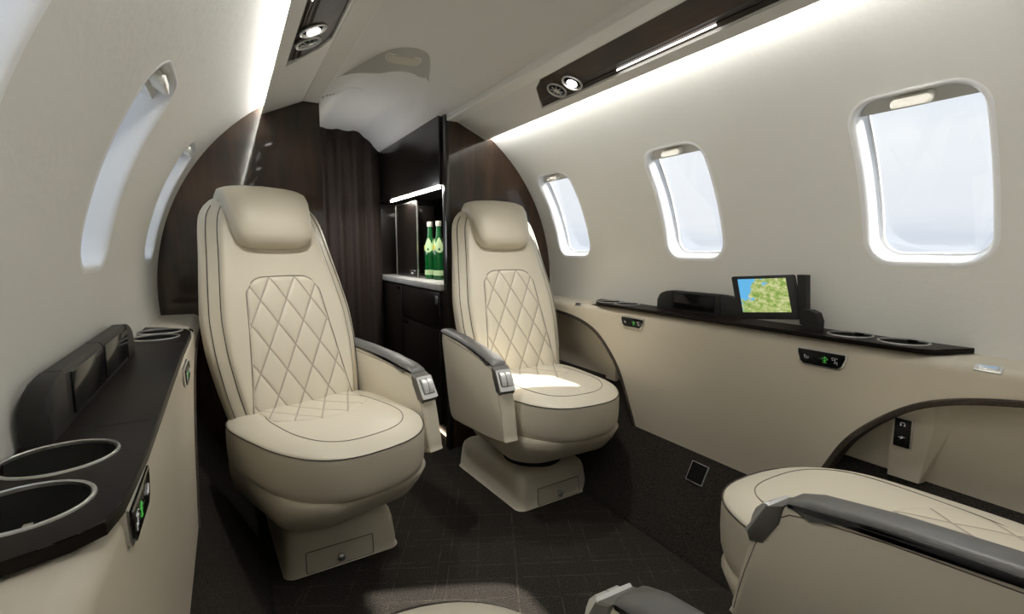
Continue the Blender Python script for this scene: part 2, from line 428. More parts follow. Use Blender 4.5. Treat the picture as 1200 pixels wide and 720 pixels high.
# ------------------------------------------------------------------ side consoles with the two arched foot recesses
ARCH = [(0, .262), (.045, .36), (.095, .455), (.17, .535), (.25, .588), (.36, .620), (.50, .636), (.62, .640)]
arch = [(p[0], p[2]) for p in catmull([(a, 0, b) for a, b in ARCH], 6)]
YA, YC = 1.295, .695
def console(side):
    nm = 'right' if side > 0 else 'left'
    root = empty('side_console', (side*XE, 1.0, .26))
    inv = Matrix.Translation(root.location).inverted()
    def B(mb, *a, **k): return mb.xf(inv).build(*a, **k)
    # y samples with the lower edge of the face
    samp = [(YC - a, z) for a, z in reversed(arch)] + [(y, .262) for y in (.85, 1.0, 1.15)] + [(YA + a, z) for a, z in arch]
    samp = [(YB, .60), (samp[0][0] - .45, .60), (samp[0][0] - .2, .635)] + samp + [(YF, .640)]
    def zlow(yq): return interp(sorted(samp), yq)
    samp += [(yq, zlow(yq)) for yq in (.478, .479, 1.581, 1.582)]
    samp.sort(key=lambda p: p[0])
    mb = MB(); rings = []
    # each ring is one cross section: from the lower edge up the face, over the rounded corner, back to the wall
    for y, zb in samp:
        r = [(side*(XE + .012), y, zb), (side*XE, y, zb)]
        for t in (.25, .5, .75, 1): r.append((side*XE, y, lerp(zb, .655, t)))
        for kk in range(1, 7):
            a = R(90*kk/6); r.append((side*(XE + .022 - .022*cos(a)), y, .655 + .022*sin(a)))
        xo = .683 if (.4785 < y < 1.5815) else .80
        r += [(side*lerp(XE + .022, xo, .5), y, .678), (side*xo, y, .6785)]
        rings.append(r)
    mb.loft(rings, False, closed=False)
    B(mb, 'console_face', M['cons'], root, angle=50)
    for lst, sg in ((arch, 1), (arch, -1)):
        base = YA if sg > 0 else YC
        L = lst if sg > 0 else lst
        pts = [(base + sg*a, z) for a, z in L]
        # felt edging that follows the arch
        mb = MB(); rr = []
        for i, (y, z) in enumerate(pts):
            y2, z2 = pts[min(i+1, len(pts)-1)]; y1, z1 = pts[max(i-1, 0)]
            t = Vector((y2 - y1, z2 - z1)).normalized(); nx = Vector((t.y, -t.x))*(1 if sg > 0 else -1)
            q = []
            for dn, dx in ((0, -.003), (.003, -.005), (.012, -.004), (.014, .0), (.014, .034), (0, .034)):
                q.append((side*(XE + dx), y + nx.x*dn, z + nx.y*dn))
            rr.append(q)
        mb.loft(rr, True); B(mb, 'arch_trim', M['felt'], root)
        # cream lining of the recess and the wedge shaped column in it
        y0, y1 = sorted((base + sg*.0, base + sg*.735))
        mb = MB(); mb.box((min(side*.742, side*.748), y0 - .02, .375), (max(side*.742, side*.748), y1, .66))
        B(mb, 'recess_lining', M['cons'], root, smooth=False)
        mb = MB(); ya, yb, yc_ = base + sg*.165, base + sg*.245, base + sg*.27
        prof = [(XE + .058, ya), (XE + .045, ya + sg*.002), (XE + .048, yb), (XE + .072, yc_)]
        bot = [(side*x, y - (0 if i < 2 else sg*.02*(i-1)), .384) for i, (x, y) in enumerate(prof)]
        mid = [(side*x, y, .53) for x, y in prof]
        tp = [(side*x, y - (0 if i < 2 else sg*.012*(i-1)), .655) for i, (x, y) in enumerate(prof)]
        mb.loft([bot, mid, tp], False, closed=False)
        B(mb, 'recess_column', M['cons'], root, smooth=False)
        mb = MB(); mb.box((min(side*(XE + .008), side*.75), min(base, base + sg*.75), .645), (max(side*(XE + .008), side*.75), max(base, base + sg*.75), .652))
        B(mb, 'recess_ceiling', M['cons'], root, smooth=False)
    return root
for side, nm in ((1, 'right'), (-1, 'left')):
    mb = MB(); mb.grid(lambda u, v: (side*.86*cos(R(lerp(-38, 2, u))), lerp(YB, YF + .02, v), ZC + .86*sin(R(lerp(-38, 2, u)))), 20, 4)
    struct(mb.build('wall_lower_' + nm, M['liner']))
tag(console(1), 'long beige leather side console under the three bright windows, holding the lit tablet', 'console')
tag(console(-1), 'long beige leather side console at the left, beside the big foreground cup holders', 'console')

# ------------------------------------------------------------------ dark ledge tables with four cup holders each
def table(side):
    root = empty('ledge_table', (side*.73, 1.0, .68)); inv = Matrix.Translation(root.location).inverted()
    def B(mb, *a, **k): return mb.xf(inv).build(*a, **k)
    cups = [(.737, .528), (.737, .640), (.737, 1.428), (.737, 1.528)]
    rc = .0465
    ol = [(.781, .418), (.690, .452), (.672, .468), (.666, .50), (.663, .62), (.6655, .9), (.668, 1.2), (.667, 1.44), (.670, 1.50), (.682, 1.545), (.735, 1.605), (.781, 1.632)]
    # top sheet with round openings: split into blocks along y, each block ringed round its cup
    mb = MB()
    def xin(y):
        tab = sorted([(p[1], p[0]) for p in ol]); return interp(tab, y)
    zt, zb = .692, .6815
    # outer rim: side walls
    mb.loft([[(side*x, y, zb) for x, y in ol], [(side*x, y, zt - .002) for x, y in ol], [(side*lerp(x, .73, .02), y, zt) for x, y in ol]], False)
    o2 = [(lerp(x, .73, .02), y) for x, y in ol]
    def xa(y):
        return interp(sorted([(p[1], p[0]) for p in o2]), y)
    ys = [.418, .5845, .696, 1.376, 1.478, 1.632]
    hasc = [0, 1, None, 2, 3]
    def block(y0, y1, cup):
        per = []; nn = 12
        xo = .7802
        for q in range(nn): per.append((lerp(xa(y0), xo, q/nn), y0))
        for q in range(nn): per.append((xo, lerp(y0, y1, q/nn)))
        for q in range(nn): per.append((lerp(xo, xa(y1), q/nn), y1))
        for q in range(nn):
            y = lerp(y1, y0, q/nn); per.append((xa(y), y))
        if cup is None:
            mb.grid(lambda u, v: (side*lerp(xa(lerp(y0, y1, u)), xo, v), lerp(y0, y1, u), zt), 16, 2)
        else:
            cx, cy = cups[cup]
            inner = []
            for x, y in per:
                a = atan2(y - cy, x - cx); inner.append((cx + min(rc, .0445 if 0 else rc)*cos(a), cy + rc*sin(a)))
            ra = [[(side*lerp(a[0], b[0], t), lerp(a[1], b[1], t), zt) for a, b in zip(inner, per)] for t in (0, .5, 1)]
            mb.loft(ra, False)
    for i in range(5): block(ys[i], ys[i+1], hasc[i])
    B(mb, 'tabletop', M['table'], root, angle=30)
    for cx, cy in cups:
        m2 = MB(); m2.lathe([(rc - .001, 0), (rc - .0025, -.02), (rc - .004, -.055), (rc - .010, -.062), (.001, -.063)], 40, (side*cx, cy, zt), caps=False)
        cp = B(m2, 'cup_holder', M['cup'], root)
        m2 = MB(); m2.lathe([(rc - .0015, -.002), (rc - .0015, .0012), (rc, .0022), (rc + .002, .0015), (rc + .0025, -.0005)], 40, (side*cx, cy, zt), caps=False)
        B(m2, 'chrome_rim', M['satin'], cp)
    for y in (.735, 1.345):
        m2 = MB(); m2.box((min(side*.672, side*.778), y - .0007, zt - .0005), (max(side*.672, side*.778), y + .0007, zt + .0004))
        B(m2, 'leaf_seam', M['dark'], root, smooth=False)
    return root
tag(table(1), 'dark veneer ledge table under the windows, with the tablet standing on it', 'table')
tag(table(-1), 'dark veneer ledge table running back from the huge near cup holders', 'table')

# ------------------------------------------------------------------ stowed screens in low housings along the wall
def stowed(side, y0, y1, npan, label):
    root = empty('stowed_screen_bank', (side*.752, (y0 + y1)/2, .692)); inv = Matrix.Translation(root.location).inverted()
    def B(mb, *a, **k): return mb.xf(inv).build(*a, **k)
    cap = .07
    P = lambda x, y, z: (side*x, y, z)
    for ya, sg in ((y0, 1), (y1, -1)):
        mb = MB(); rings = []
        for t in (0, .12, .3, .6, 1):
            h = .066*(1 - (1 - t)**2.6)*.45 + .066*.55*min(1, .35 + t)
            h = .034 + .032*sqrt(max(0, 1 - (1 - t)**2))
            y = ya + sg*cap*t*.98
            rings.append([P(.753, y, .692), P(.753, y, .692 + h - .005), P(.755, y, .692 + h - .001), P(.758, y, .692 + h), P(.775, y, .692 + h), P(.779, y, .692 + h - .004), P(.779, y, .692)])
        mb.loft(rings, True); B(mb, 'end_cap', M['plastic'], root, angle=35)
    a, b = y0 + cap, y1 - cap; w = (b - a)/npan
    for i in range(npan):
        ya, yb = a + i*w + .002, a + (i+1)*w - .002
        mb = MB(); mb.prism([(.754, .692), (.754, .753), (.757, .758), (.774, .758), (.778, .754), (.778, .692)], lambda p, q, d: P(p, d, q), ya, yb)
        hs = B(mb, 'screen_housing', M['plastic'], root, smooth=False)
        mb = MB(); mb.box((min(side*.7515, side*.756), ya + (.022 if i == 0 or npan == 1 else .004), .699), (max(side*.7515, side*.756), yb - .004, .7515), bev=.0015)
        B(mb, 'screen_glass', M['black'], hs)
    return tag(root, label, 'folded screens')
stowed(-1, .690, 1.245, 2, 'long low black housing with two folded screens on the left ledge table')
stowed(1, .955, 1.29, 1, 'short low black screen housing behind the lit tablet')

# ------------------------------------------------------------------ the raised tablet with the map
def quadgrid(c, n=1):
    tl, tr, br, bl = [Vector(p) for p in c]
    return lambda u, v: tuple(lerp(lerp(bl, br, u), lerp(tl, tr, u), v))
tc_ = [Vector((.665,.927,.822)), Vector((.745,.790,.832)), Vector((.7445,.7595,.7135)), Vector((.6645,.8965,.7035))]
cen = sum(tc_, Vector())/4
nrm = (tc_[1] - tc_[0]).cross(tc_[3] - tc_[0]).normalized()
if nrm.x > 0: nrm = -nrm
root = empty('tablet', cen)
tag(root, 'black tablet raised on the right ledge table, its screen showing a green map', 'tablet')
inv = Matrix.Translation(cen).inverted()
def quad_pt(a, b, d):     # a,b in 0..1 over the tablet face
    p = lerp(lerp(tc_[3], tc_[2], a), lerp(tc_[0], tc_[1], a), b); return tuple(p + nrm*d)
mb = MB(); rr = []
for d, s_ in ((-.010, .012), (-.0095, 0), (-.001, 0), (0, .008)):
    rr.append([quad_pt(a, b, d) for a, b in rrect2(s_, 1 - s_, s_, 1 - s_, .04, 4)])
mb.loft(rr, True); mb.xf(inv).build('case', M['plastic'], root)
mb = MB(); mb.grid(lambda u, v: quad_pt(lerp(.095, .845, u), lerp(.16, .93, v), .0006), 1, 1, uvfn=lambda u, v: (u, v)); mb.xf(inv).build('screen', M['map'], root, smooth=False)
mb = MB(); mb.prism([(.755,.692),(.712,.692),(.712,.715),(.720,.735),(.738,.742),(.755,.742)], lambda y, z, d: (d, y, z), .728, .755)
mb.xf(inv).build('hinge_bracket', M['plastic'], root, angle=30)
mb = MB(); mb.prism([(.748,.70),(.765,.70),(.781,.832),(.757,.832)], lambda y, z, d: (d, y, z), .737, .757)
mb.xf(inv).build('support_arm', M['plastic'], root, angle=30)

# ------------------------------------------------------------------ control panels, latches, sockets
def glyph(mb, kind, P, s, mi):
    """small raised icons; P(a, b, d): a to the right, b up, metres"""
    def ln(pts, w=.0008):
        mb.tube([P(x*s, y*s, .0003) for x, y in pts], w*.6, 5, mi)
    if kind == 'lamp':
        ln([(-.5,.5),(.1,.1),(.3,-.3),(-.1,-.5),(-.5,-.1),(-.5,.5)]); ln([(.5,.1),(.7,-.2),(.4,-.5)])
    if kind == 'person':
        ln([(-.8,.7),(-.3,.9)]); ln([(-.7,.3),(-.2,.3)]); ln([(.1,.9),(.1,-.2),(.7,-.2),(.7,-.9)]); ln([(.5,.9),(.7,.6)]); ln([(-.1,-.5),(.4,-.5)])
    if kind == 'table':
        ln([(-.8,.1),(0,.8),(.8,.1)], .0011); ln([(0,.8),(0,-.8)], .0011); ln([(-.5,-.8),(.5,-.8)], .0011); ln([(-.5,-.2),(.5,-.2)], .0011)
    if kind == 'phones':
        ln([(-.6,-.3),(-.6,.3),(-.3,.7),(.3,.7),(.6,.3),(.6,-.3)], .001); ln([(-.4,-.3),(-.4,.1)], .0014); ln([(.4,-.3),(.4,.1)], .0014)
    if kind == 'plug':
        ln([(-.8,.0),(.8,.15)], .001); ln([(-.3,-.5),(.1,.5)], .0012); ln([(.0,-.3),(.4,.2)], .0012)
def control(side, yc, w, h, zc, label, order):
    root = empty('control_panel', (side*XE, yc, zc)); P = lambda a, b, d: (-side*d, a, b)
    ol = [(-w/2, h/2), (-w/2, h*.2), (-w*.44, -h*.3), (-w*.36, -h/2), (w*.36, -h/2), (w*.44, -h*.3), (w/2, h*.2), (w/2, h/2)]
    sc = lambda k: [(a*k + 0, b*(1 + (k-1)*w/h)) for a, b in ol]
    mb = MB(); mb.loft([[P(a, b, d) for a, b in sc(k)] for k, d in ((1.05, -.002), (1.05, .003), (1.0, .0045), (.97, .004))], True)
    mb.build('bezel', M['satin'], root, angle=30)
    mb = MB(); mb.loft([[P(a, b, d) for a, b in sc(k)] for k, d in ((.985, .002), (.985, .0062), (.96, .0068))], True)
    fc = mb.build('face', M['black'], root, angle=30)
    sg = -1       # so that left to right reads the same for a person facing the wall
    for pos, kd, col in order:
        mb = MB(); glyph(mb, kd, lambda a, b, d: P(sg*a + sg*pos*w, b, d + .0068), h*.24, 0); mb.build('icon', M[col], fc)
    mb = MB(); mb.box((min(-side*.0066, -side*.0074), -abs(w)*.17 - sg*0, -h*.02), (max(-side*.0066, -side*.0074), abs(w)*.05, h*.05)); mb.build('slider', M['plastic'], fc, smooth=False)
    return tag(root, label, 'control panel')
ORD = [(-.30, 'lamp', 'ic_w'), (.10, 'table', 'ic_g'), (.30, 'person', 'ic_w')]
control(1, .668, .112, .037, .6335, 'black control panel with green icon in the console below the tablet', ORD)
control(1, 1.325, .108, .033, .638, 'small black control panel in the console beyond the near arch, beside the right swivel seat', ORD)
control(-1, .583, .112, .037, .652, 'large black control panel with green icon beside the huge near cup holder', ORD)
control(-1, 1.25, .108, .036, .636, 'narrow black control panel at the far end of the left console by the cream seat', ORD)
def latch(side, y, label):
    root = empty('table_latch', (side*(XE + .008), y, .671)); root.rotation_euler = (0, -side*R(40), 0)
    mb = MB(); mb.box((-.0085, -.021, -.003), (.0085, .021, .002), bev=.0015); mb.build('bezel', M['satin'], root)
    mb = MB(); mb.box((-.0055, -.016, .0005), (.0055, .016, .0035), bev=.001); mb.build('button', M['chrome'], root)
    return tag(root, label, 'latch')
latch(1, .363, 'chrome push latch on the console edge past the near end of the right ledge table')
latch(1, 1.655, 'small chrome push latch on the console edge beyond the right table, by the far seat')
latch(-1, .345, 'chrome push latch on the console corner in front of the nearest huge cup holder')
latch(-1, 1.65, 'chrome push latch on the console edge at the far end of the left table')
def socketpanel(side, base, sg, label):
    yc = base + sg*.190; root = empty('headphone_socket', (side*(XE + .046), yc, .49)); P = lambda a, b, d: (-side*d, a, b)
    mb = MB(); mb.prism(rrect2(-.0175, .0175, -.034, .034, .002), P, -.002, .004); mb.build('bezel', M['satin'], root, smooth=False)
    mb = MB(); mb.prism(rrect2(-.0155, .0155, -.032, .032, .002), P, .002, .006); fc = mb.build('face', M['black'], root, smooth=False)
    for b, kd in ((.019, 'phones'), (-.010, 'plug')):
        mb = MB(); glyph(mb, kd, lambda p, q, d: P(-side*p, q + b, d + .006), .0075, 0); mb.build('icon', M['ic_w'], fc)
    return tag(root, label, 'socket')
socketpanel(1, YC, -1, 'upright black socket plate with white icons inside the near arched recess')
# square floor outlet on the carpeted riser
th = atan2(.262, .144)
root = empty('floor_outlet', (.6420, .993, .2135)); root.rotation_euler = (0, -(pi/2 - (pi/2 - th)) , 0)
mb = MB()
for q in ((-.031,.027,-.031,-.0285),(-.031,.027,.0285,.031)): pass
mb.loft([[(a, b, d) for a, b in rrect2(-.031*k, .031*k, -.031*k, .031*k, .001, 1)] for k, d in ((1, -.004), (1, .0035), (.93, .0035), (.93, .002))], False)
mb.build('outlet_frame', M['satin'], root, smooth=False)
mb = MB(); mb.box((-.029,-.029,-.004), (.029,.029,.0025)); mb.build('cover', M['black'], root, smooth=False)
tag(root, 'black square outlet with thin pale frame on the carpeted riser', 'outlet')

# ------------------------------------------------------------------ forward bulkheads
def arcpts(x0, x1, n, sgn, r=RAD + .004):
    out = []
    for i in range(n + 1):
        x = lerp(x0, x1, i/n); out.append((sgn*x, ZC + sqrt(max(0, r*r - x*x))))
    return out
pl = [(-.25, 0), (-.25, 1.53)] + arcpts(.25, RAD + .004, 50, -1)[1:] + [(-.88, .75), (-.84, .30), (-.60, 0)]
mb = MB(); mb.prism(pl, lambda a, b, d: (a, d, b), YF, YF + .03)
struct(mb.build('wall_front_left', M['wood'], smooth=False))
pr = [(.262, 0), (.262, 1.53)] + arcpts(.262, RAD + .004, 50, 1)[1:] + [(.88, .75), (.84, .30), (.60, 0)]
mb = MB(); mb.prism(pr, lambda a, b, d: (a, d, b), YF, YF + .03)
struct(mb.build('wall_front_right', M['wood'], smooth=False))
mb = MB(); mb.box((.245, YF - .012, .0), (.2622, YF + .03, 1.53), bev=.002); struct(mb.build('trim_5', M['cabinet']))
# closet side behind the left bulkhead, far wall
mb = MB(); mb.box((-.28, YF + .03, 0), (-.25, 3.1, 1.6)); struct(mb.build('wall_entry_left', M['cabinet'], smooth=False))
mb = MB(); mb.box((-.30, 3.08, 0), (.75, 3.12, 1.7)); struct(mb.build('wall_front', M['cabinet'], smooth=False))
# aft end
mb = MB(); mb.box((-.8, YB - .03, -.02), (.8, YB, 1.55)); struct(mb.build('wall_back', M['liner'], smooth=False))

# ------------------------------------------------------------------ ceiling with the raised entry dome
def zceil(x, y):
    z0 = 1.448 + .052*(1 - (x/.28)**2)
    xx = x + .065
    rim = 1.605 + 7.5*xx*xx
    ln = .105*(1 - sst(.05, .165, abs(xx))) + 1e-4     # the flat eyebrow facet ahead of the dome
    drop = .42*ln
    if y < rim:
        return z0 - drop*max(0, (y - (rim - ln))/ln)
    top = lerp(1.562, 1.464, sst(.10, .235, abs(x)))
    return lerp(z0 - drop + .85*drop*sst(0, .03, y - rim), top, sst(0, .70, y - rim))
def ceilmap(u, v):
    # rows follow the rim so that its edge stays crisp
    y = lerp(YB, 3.09, v)
    w0, w1 = (-.28, .28) if y < 2.02 else (-.26, .245)
    return u, y, w0, w1
mb = MB()
NX, vs_rows = 84, []
def cpt(u, row):
    x28 = lerp(-.28, .28, u); xx = x28 + .065; rim = min(1.605 + 7.5*xx*xx, 1.93)
    typ, t = row
    if typ == 0: y = lerp(YB, rim - .25, t)
    elif typ == 1:
        ln = .105*(1 - sst(.05, .165, abs(xx))) + 1e-4
        y = lerp(rim - .25, rim - ln, t*2) if t < .5 else lerp(rim - ln, rim - .0003, t*2 - 1)
    elif typ == 2: y = lerp(rim + .0005, rim + .03, t)
    elif typ == 3: y = lerp(rim + .03, 3.09, t)
    x = x28 if y < 2.02 else lerp(-.26, .245, u)
    return (x, y, zceil(x, y))
rows = [(0, i/24) for i in range(25)] + [(1, i/24) for i in range(1, 25)] + [(2, i/5) for i in range(6)] + [(3, i/48) for i in range(1, 49)]
mb.grid(lambda u, v: cpt(u, rows[round(v*(len(rows)-1))]), NX, len(rows)-1)
ceil_ = struct(mb.build('ceiling', M['ceil'], angle=12))
# slim dome lamp in the eyebrow of the dome, and the small round cover
DLX, DLY = -.075, 1.556
root = empty('dome_lamp', (DLX, DLY, zceil(DLX, DLY)))
zz = lambda x, y: zceil(x, y) - root.location.z
def facet_shade(u, v):
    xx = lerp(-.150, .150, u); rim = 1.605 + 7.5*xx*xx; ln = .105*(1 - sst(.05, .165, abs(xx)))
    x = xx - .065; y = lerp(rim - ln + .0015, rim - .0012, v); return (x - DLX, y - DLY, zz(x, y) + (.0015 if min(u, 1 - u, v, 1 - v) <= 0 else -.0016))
mb = MB(); mb.grid(facet_shade, 80, 14); mb.build('bezel', M['bezel'], root)  # added plate, no real lamp bezel; its grey paints shade onto the facet
mb = MB()
mb.loft([[(a, b, zz(a + DLX, DLY + b) - d) for a, b in rrect2(-.052*k, .052*k, -.014*k, .014*k, .012*k, 6)] for k, d in ((1.0, -.015), (1.0, .0055), (.94, .0065), (.90, .0055), (.75, .0055), (.6, .0055), (.45, .0055), (.3, .0055), (.15, .0055), (.02, .0055))], True)
mb.build('lens', M['slot'], root)
mb = MB(); mb.tube([(a, b, zz(a + DLX, DLY + b) - .0030) for a, b in rrect2(-.0535, .0535, -.0155, .0155, .013, 5)], .0011, 5, closed=True)
mb.build('lens_rim', M['val'], root)
tag(root, 'slim pale oblong lamp set in the ceiling ahead of the entry dome', 'ceiling lamp')
root = empty('ceiling_cover', (-.09, 2.22, zceil(-.09, 2.22)))
mb = MB(); pts = [(.055*cos(a), .055*sin(a)) for a in [2*pi*i/40 for i in range(40)]]
mb.loft([[(a*k, b*k, zceil(-.09 + a*k, 2.22 + b*k) - root.location.z - d) for a, b in pts] for k, d in ((1.0, -.003), (1.0, .0012), (.97, .0022), (.5, .0022), (.05, .0022))], True)
mb.build('cover_disc', M['ceil'], root)
tag(root, 'round white flush cover in the entry dome ceiling', 'ceiling cover')

# ------------------------------------------------------------------ rails, valances, overhead panels, cove lights
VI, VO = (.300, 1.440), (.441, 1.375)      # inner and outer edge of the valance (x, z)
nv = Vector((VI[1] - VO[1], 0, VO[0] - VI[0])).normalized()   # points up; cabin side is -nv
def valpt(side, t, y, d=0):                 # t 0..1 from rail to cove edge, d towards the cabin
    x = lerp(VI[0], VO[0], t) - nv.x*d; z = lerp(VI[1], VO[1], t) - nv.z*d
    return (side*x, y, z)
PE = 1.462                                  # forward end of the walnut panel
for side, nm in ((1, 'right'), (-1, 'left')):
    mb = MB(); rl = [(.252, 1.470), (.252, 1.438), (.255, 1.434), (.306, 1.4345), (.311, 1.439), (.311, 1.470)]
    mb.prism(rl, lambda a, b, d: (side*a, d, b), YB, 2.018)
    struct(mb.build('trim_1' if side > 0 else 'trim_2', M['rail'], angle=30))
    mb = MB()
    # shell with an opening where the walnut panel sits: strips beside it and a full strip ahead of it
    t0, t1 = .10, .80
    def strip(ta, tb, ya, yb): mb.grid(lambda u, v: valpt(side, lerp(ta, tb, u), lerp(ya, yb, v)), 6, 8)
    strip(-.02, t0, YB, 1.60); strip(t1, 1.0, YB, 1.60); strip(-.02, 1.0, 1.60, YF)
    def pend(t):                            # rounded, raked end of the opening
        k = (t - t0)/(t1 - t0); return 1.43 + .10*k - .035*(1 - sst(0, .25, k))*1
    mb.grid(lambda u, v: valpt(side, lerp(t0, t1, u), lerp(pend(lerp(t0, t1, u)), 1.60, v)), 16, 2)
    mb.grid(lambda u, v: valpt(side, lerp(t0, t1, u), pend(lerp(t0, t1, u)), -.012*v), 16, 2)
    for tt in (t0, t1): mb.grid(lambda u, v: valpt(side, tt, lerp(YB, pend(tt), u), -.012*v), 4, 2)
    # turned-up lip at the cove edge
    PA = lambda r, dg: (r*cos(R(dg)), ZC + r*sin(R(dg)))
    lip = [(VO[0], VO[1]), (VO[0] + .0025, VO[1] + .001), (VO[0] + .003, VO[1] + .004), PA(.7640, 55.8), PA(.7645, 57.3), PA(.790, 57.4)]
    mb.grid(lambda u, v: (side*lip[round(u*5)][0], lerp(YB, YF, v), lip[round(u*5)][1]), 5, 6)
    struct(mb.build('trim_3' if side > 0 else 'trim_4', M['val'], angle=30))
    # LED strip on the shelf above the lip, throwing light down the wall
    mb = MB(); mb.prism([PA(.7665, 56.1), PA(.7845, 56.1), PA(.7845, 56.6), PA(.7665, 56.6)], lambda p, q, d: (side*p, d, q), YB + .02, YF - .004)
    o = mb.build('cove_light', M['led'] if side > 0 else M['led_dim'], smooth=False)
    tag(o, 'white cove light strip atop the ' + ('right wall above the three bright windows' if side > 0 else 'left wall beside the narrow-looking windows'), 'strip light')
    # walnut overhead panel
    root = empty('overhead_panel', valpt(side, .45, 1.0)); inv = Matrix.Translation(root.location).inverted()
    def B(mb, *a, **k): return mb.xf(inv).build(*a, **k)
    mb = MB()
    def inl(u, v):
        t = lerp(t0 - .01, t1 + .01, u); y = lerp(YB, pend(min(max(t, t0), t1)) + .001, v)
        d = -.0055 + .002*sst(.0, .6, u)*(1 - sst(.66, .74, u)) - .003*sst(.78, .84, u)
        return valpt(side, t, y, d)
    mb.grid(inl, 60, 40); B(mb, 'walnut_inlay', M['inlay'], root)
    def dsk(t, y, d): return Vector(valpt(side, t, y, d))
    if side > 0 or True:
        ya, yb = .80, 1.13
        mb = MB();         mb.loft([[valpt(side, .697, y, -.007), valpt(side, .697, y, -.002), valpt(side, .708, y, -.002), valpt(side, .708, y, -.007)] for y in (ya, yb)], True)
        B(mb, 'light_strip', M['led2'], root, smooth=False)
        for (q0, q1) in ((yb, yb + .20), (ya, ya - .20)):
            mb = MB(); mb.loft([[valpt(side, .672, q0, -.009), valpt(side, .690, q0, -.0035), valpt(side, .715, q0, -.0035), valpt(side, .74, q0, -.010)], [valpt(side, .70, q1, -.009), valpt(side, .702, q1, -.0062), valpt(side, .708, q1, -.0062), valpt(side, .712, q1, -.010)]], True)
            B(mb, 'tapered_fairing', M['inlay'], root, smooth=False)
    u1 = (Vector(valpt(side, 1, 0)) - Vector(valpt(side, 0, 0))).normalized(); u2 = Vector((0, 1, 0)); u3 = Vector((-nv.x*side, 0, -nv.z))
    def disc(mb, c, prof, n=28):
        rings = [[tuple(c + u1*(r*cos(2*pi*k/n)) + u2*(r*sin(2*pi*k/n)) + u3*h) for k in range(n)] for r, h in prof]
        mb.loft(rings, True)
    for yy, kind in ((1.385, 'air_vent'), (1.303, 'reading_light'), (.45, 'reading_light'), (.37, 'air_vent'), (-.45, 'reading_light')):
        c = dsk(.52, yy, -.006)
        mb = MB(); disc(mb, c, [(.033, 0), (.0345, .005), (.033, .008), (.0295, .0075), (.0285, .004), (.027, .001)])
        v = B(mb, kind, M['satin'], root)
        mb = MB(); disc(mb, c, [(.0275, .0005), (.0275, .002), (.022, .0055), (.012, .0065)]); B(mb, 'eyeball', M['black'] if kind == 'reading_light' else M['plastic'], v)
        mb = MB()
        if kind == 'reading_light': disc(mb, c, [(.0165, .0055), (.0165, .0085), (.0145, .0095), (.006, .0105)]); B(mb, 'bulb', M['bulb'], v)
        else:
            disc(mb, c, [(.009, .0055), (.010, .009), (.005, .010)])
            for k in range(8):
                d = u1*cos(k*pi/4) + u2*sin(k*pi/4)
                mb.tube([tuple(c + d*.011 + u3*.0075), tuple(c + d*.021 + u3*.0065)], .0016, 5)
            B(mb, 'nozzle', M['satin'], v)
    tag(root, 'walnut overhead panel with reading light, ' + ('above the three bright windows' if side > 0 else 'cut off at the top left of the ceiling'), 'overhead panel')

# ------------------------------------------------------------------ galley
GX = .235
def simple(root):
    inv = Matrix.Translation(root.location).inverted()
    return lambda mb, *a, **k: mb.xf(inv).build(*a, **k)
root = empty('galley_cabinet', (.45, 2.5, 0)); B = simple(root)
mb = MB(); mb.box((GX + .012, YF + .032, .09), (.74, 3.07, .715)); mb.box((.296, YF + .032, .002), (.74, 3.07, .09)); mb.box((.43, YF + .032, .715), (.74, 3.07, 1.17)); B(mb, 'carcass', M['cabinet'], root, smooth=False)

for y0, y1, z0, z1 in ((2.09, 2.64, .545, .705), (2.09, 2.64, .092, .535), (2.65, 3.06, .092, .705)):
    mb = MB(); mb.box((GX - .001, y0, z0), (GX + .013, y1, z1), bev=.002); d = B(mb, 'door', M['cabinet'], root)
    if z1 < .6 or y0 > 2.6:
        hy = y0 + .02 if y0 > 2.6 else y1 - .09
        mb = MB(); mb.box((GX - .0025, hy, z1 - .028), (GX + .001, hy + .075, z1 - .010), bev=.001); B(mb, 'recessed_pull', M['black'], d)
mb = MB(); mb.box((GX - .0035, 2.105, .650), (GX - .0005, 2.135, .690), bev=.001); B(mb, 'push_button', M['satin'], root)
mb = MB(); mb.box((.425, 2.09, .746), (.4285, 3.06, 1.168)); B(mb, 'mirror_back', M['mirror'], root, smooth=False)
mb = MB(); mb.box((.300, 2.565, .748), (.312, 2.925, 1.150)); sd = B(mb, 'sliding_door', M['cabinet'], root, smooth=False)
mb = MB(); e = .0035
for lo, hi in (((.2975, 2.555, .746), (.303, 2.5595 + e, 1.152)), ((.2975, 2.927, .746), (.303, 2.93 + e, 1.152)), ((.2975, 2.555, 1.149), (.303, 2.933, 1.153)), ((.2975, 2.555, .7455), (.303, 2.933, .749))): mb.box(lo, hi)
B(mb, 'door_frame', M['satin'], sd, smooth=False)
mb = MB(); mb.loft([[(.2985, 2.66 + a, .775 + b) for a, b in rrect2(-.03, .03, -.012, .014, .011, 4)], [(.289, 2.66 + a*.8, .775 + b*.8) for a, b in rrect2(-.03, .03, -.012, .014, .011, 4)]], True); B(mb, 'door_pull', M['chrome'], sd)
tag(root, 'dark espresso galley cabinet with mirrored niche behind the right seat', 'cabinet')
root = empty('upper_galley_cabinet', (.45, 2.5, 1.17)); B = simple(root)
mb = MB(); mb.box((GX + .012, YF + .032, 1.172), (.60, 3.07, 1.52)); B(mb, 'carcass', M['cabinet'], root, smooth=False)
mb = MB(); mb.box((GX - .001, 2.065, 1.176), (GX + .013, 3.06, 1.515), bev=.0015); B(mb, 'flap_door', M['cabinet'], root)
mb = MB(); mb.box((GX - .003, 2.07, 1.160), (GX + .006, 2.80, 1.1718)); B(mb, 'light_strip', M['ledg'], root, smooth=False)
tag(root, 'glossy dark upper galley cabinet lit along its lower edge, above the bottles', 'cabinet')
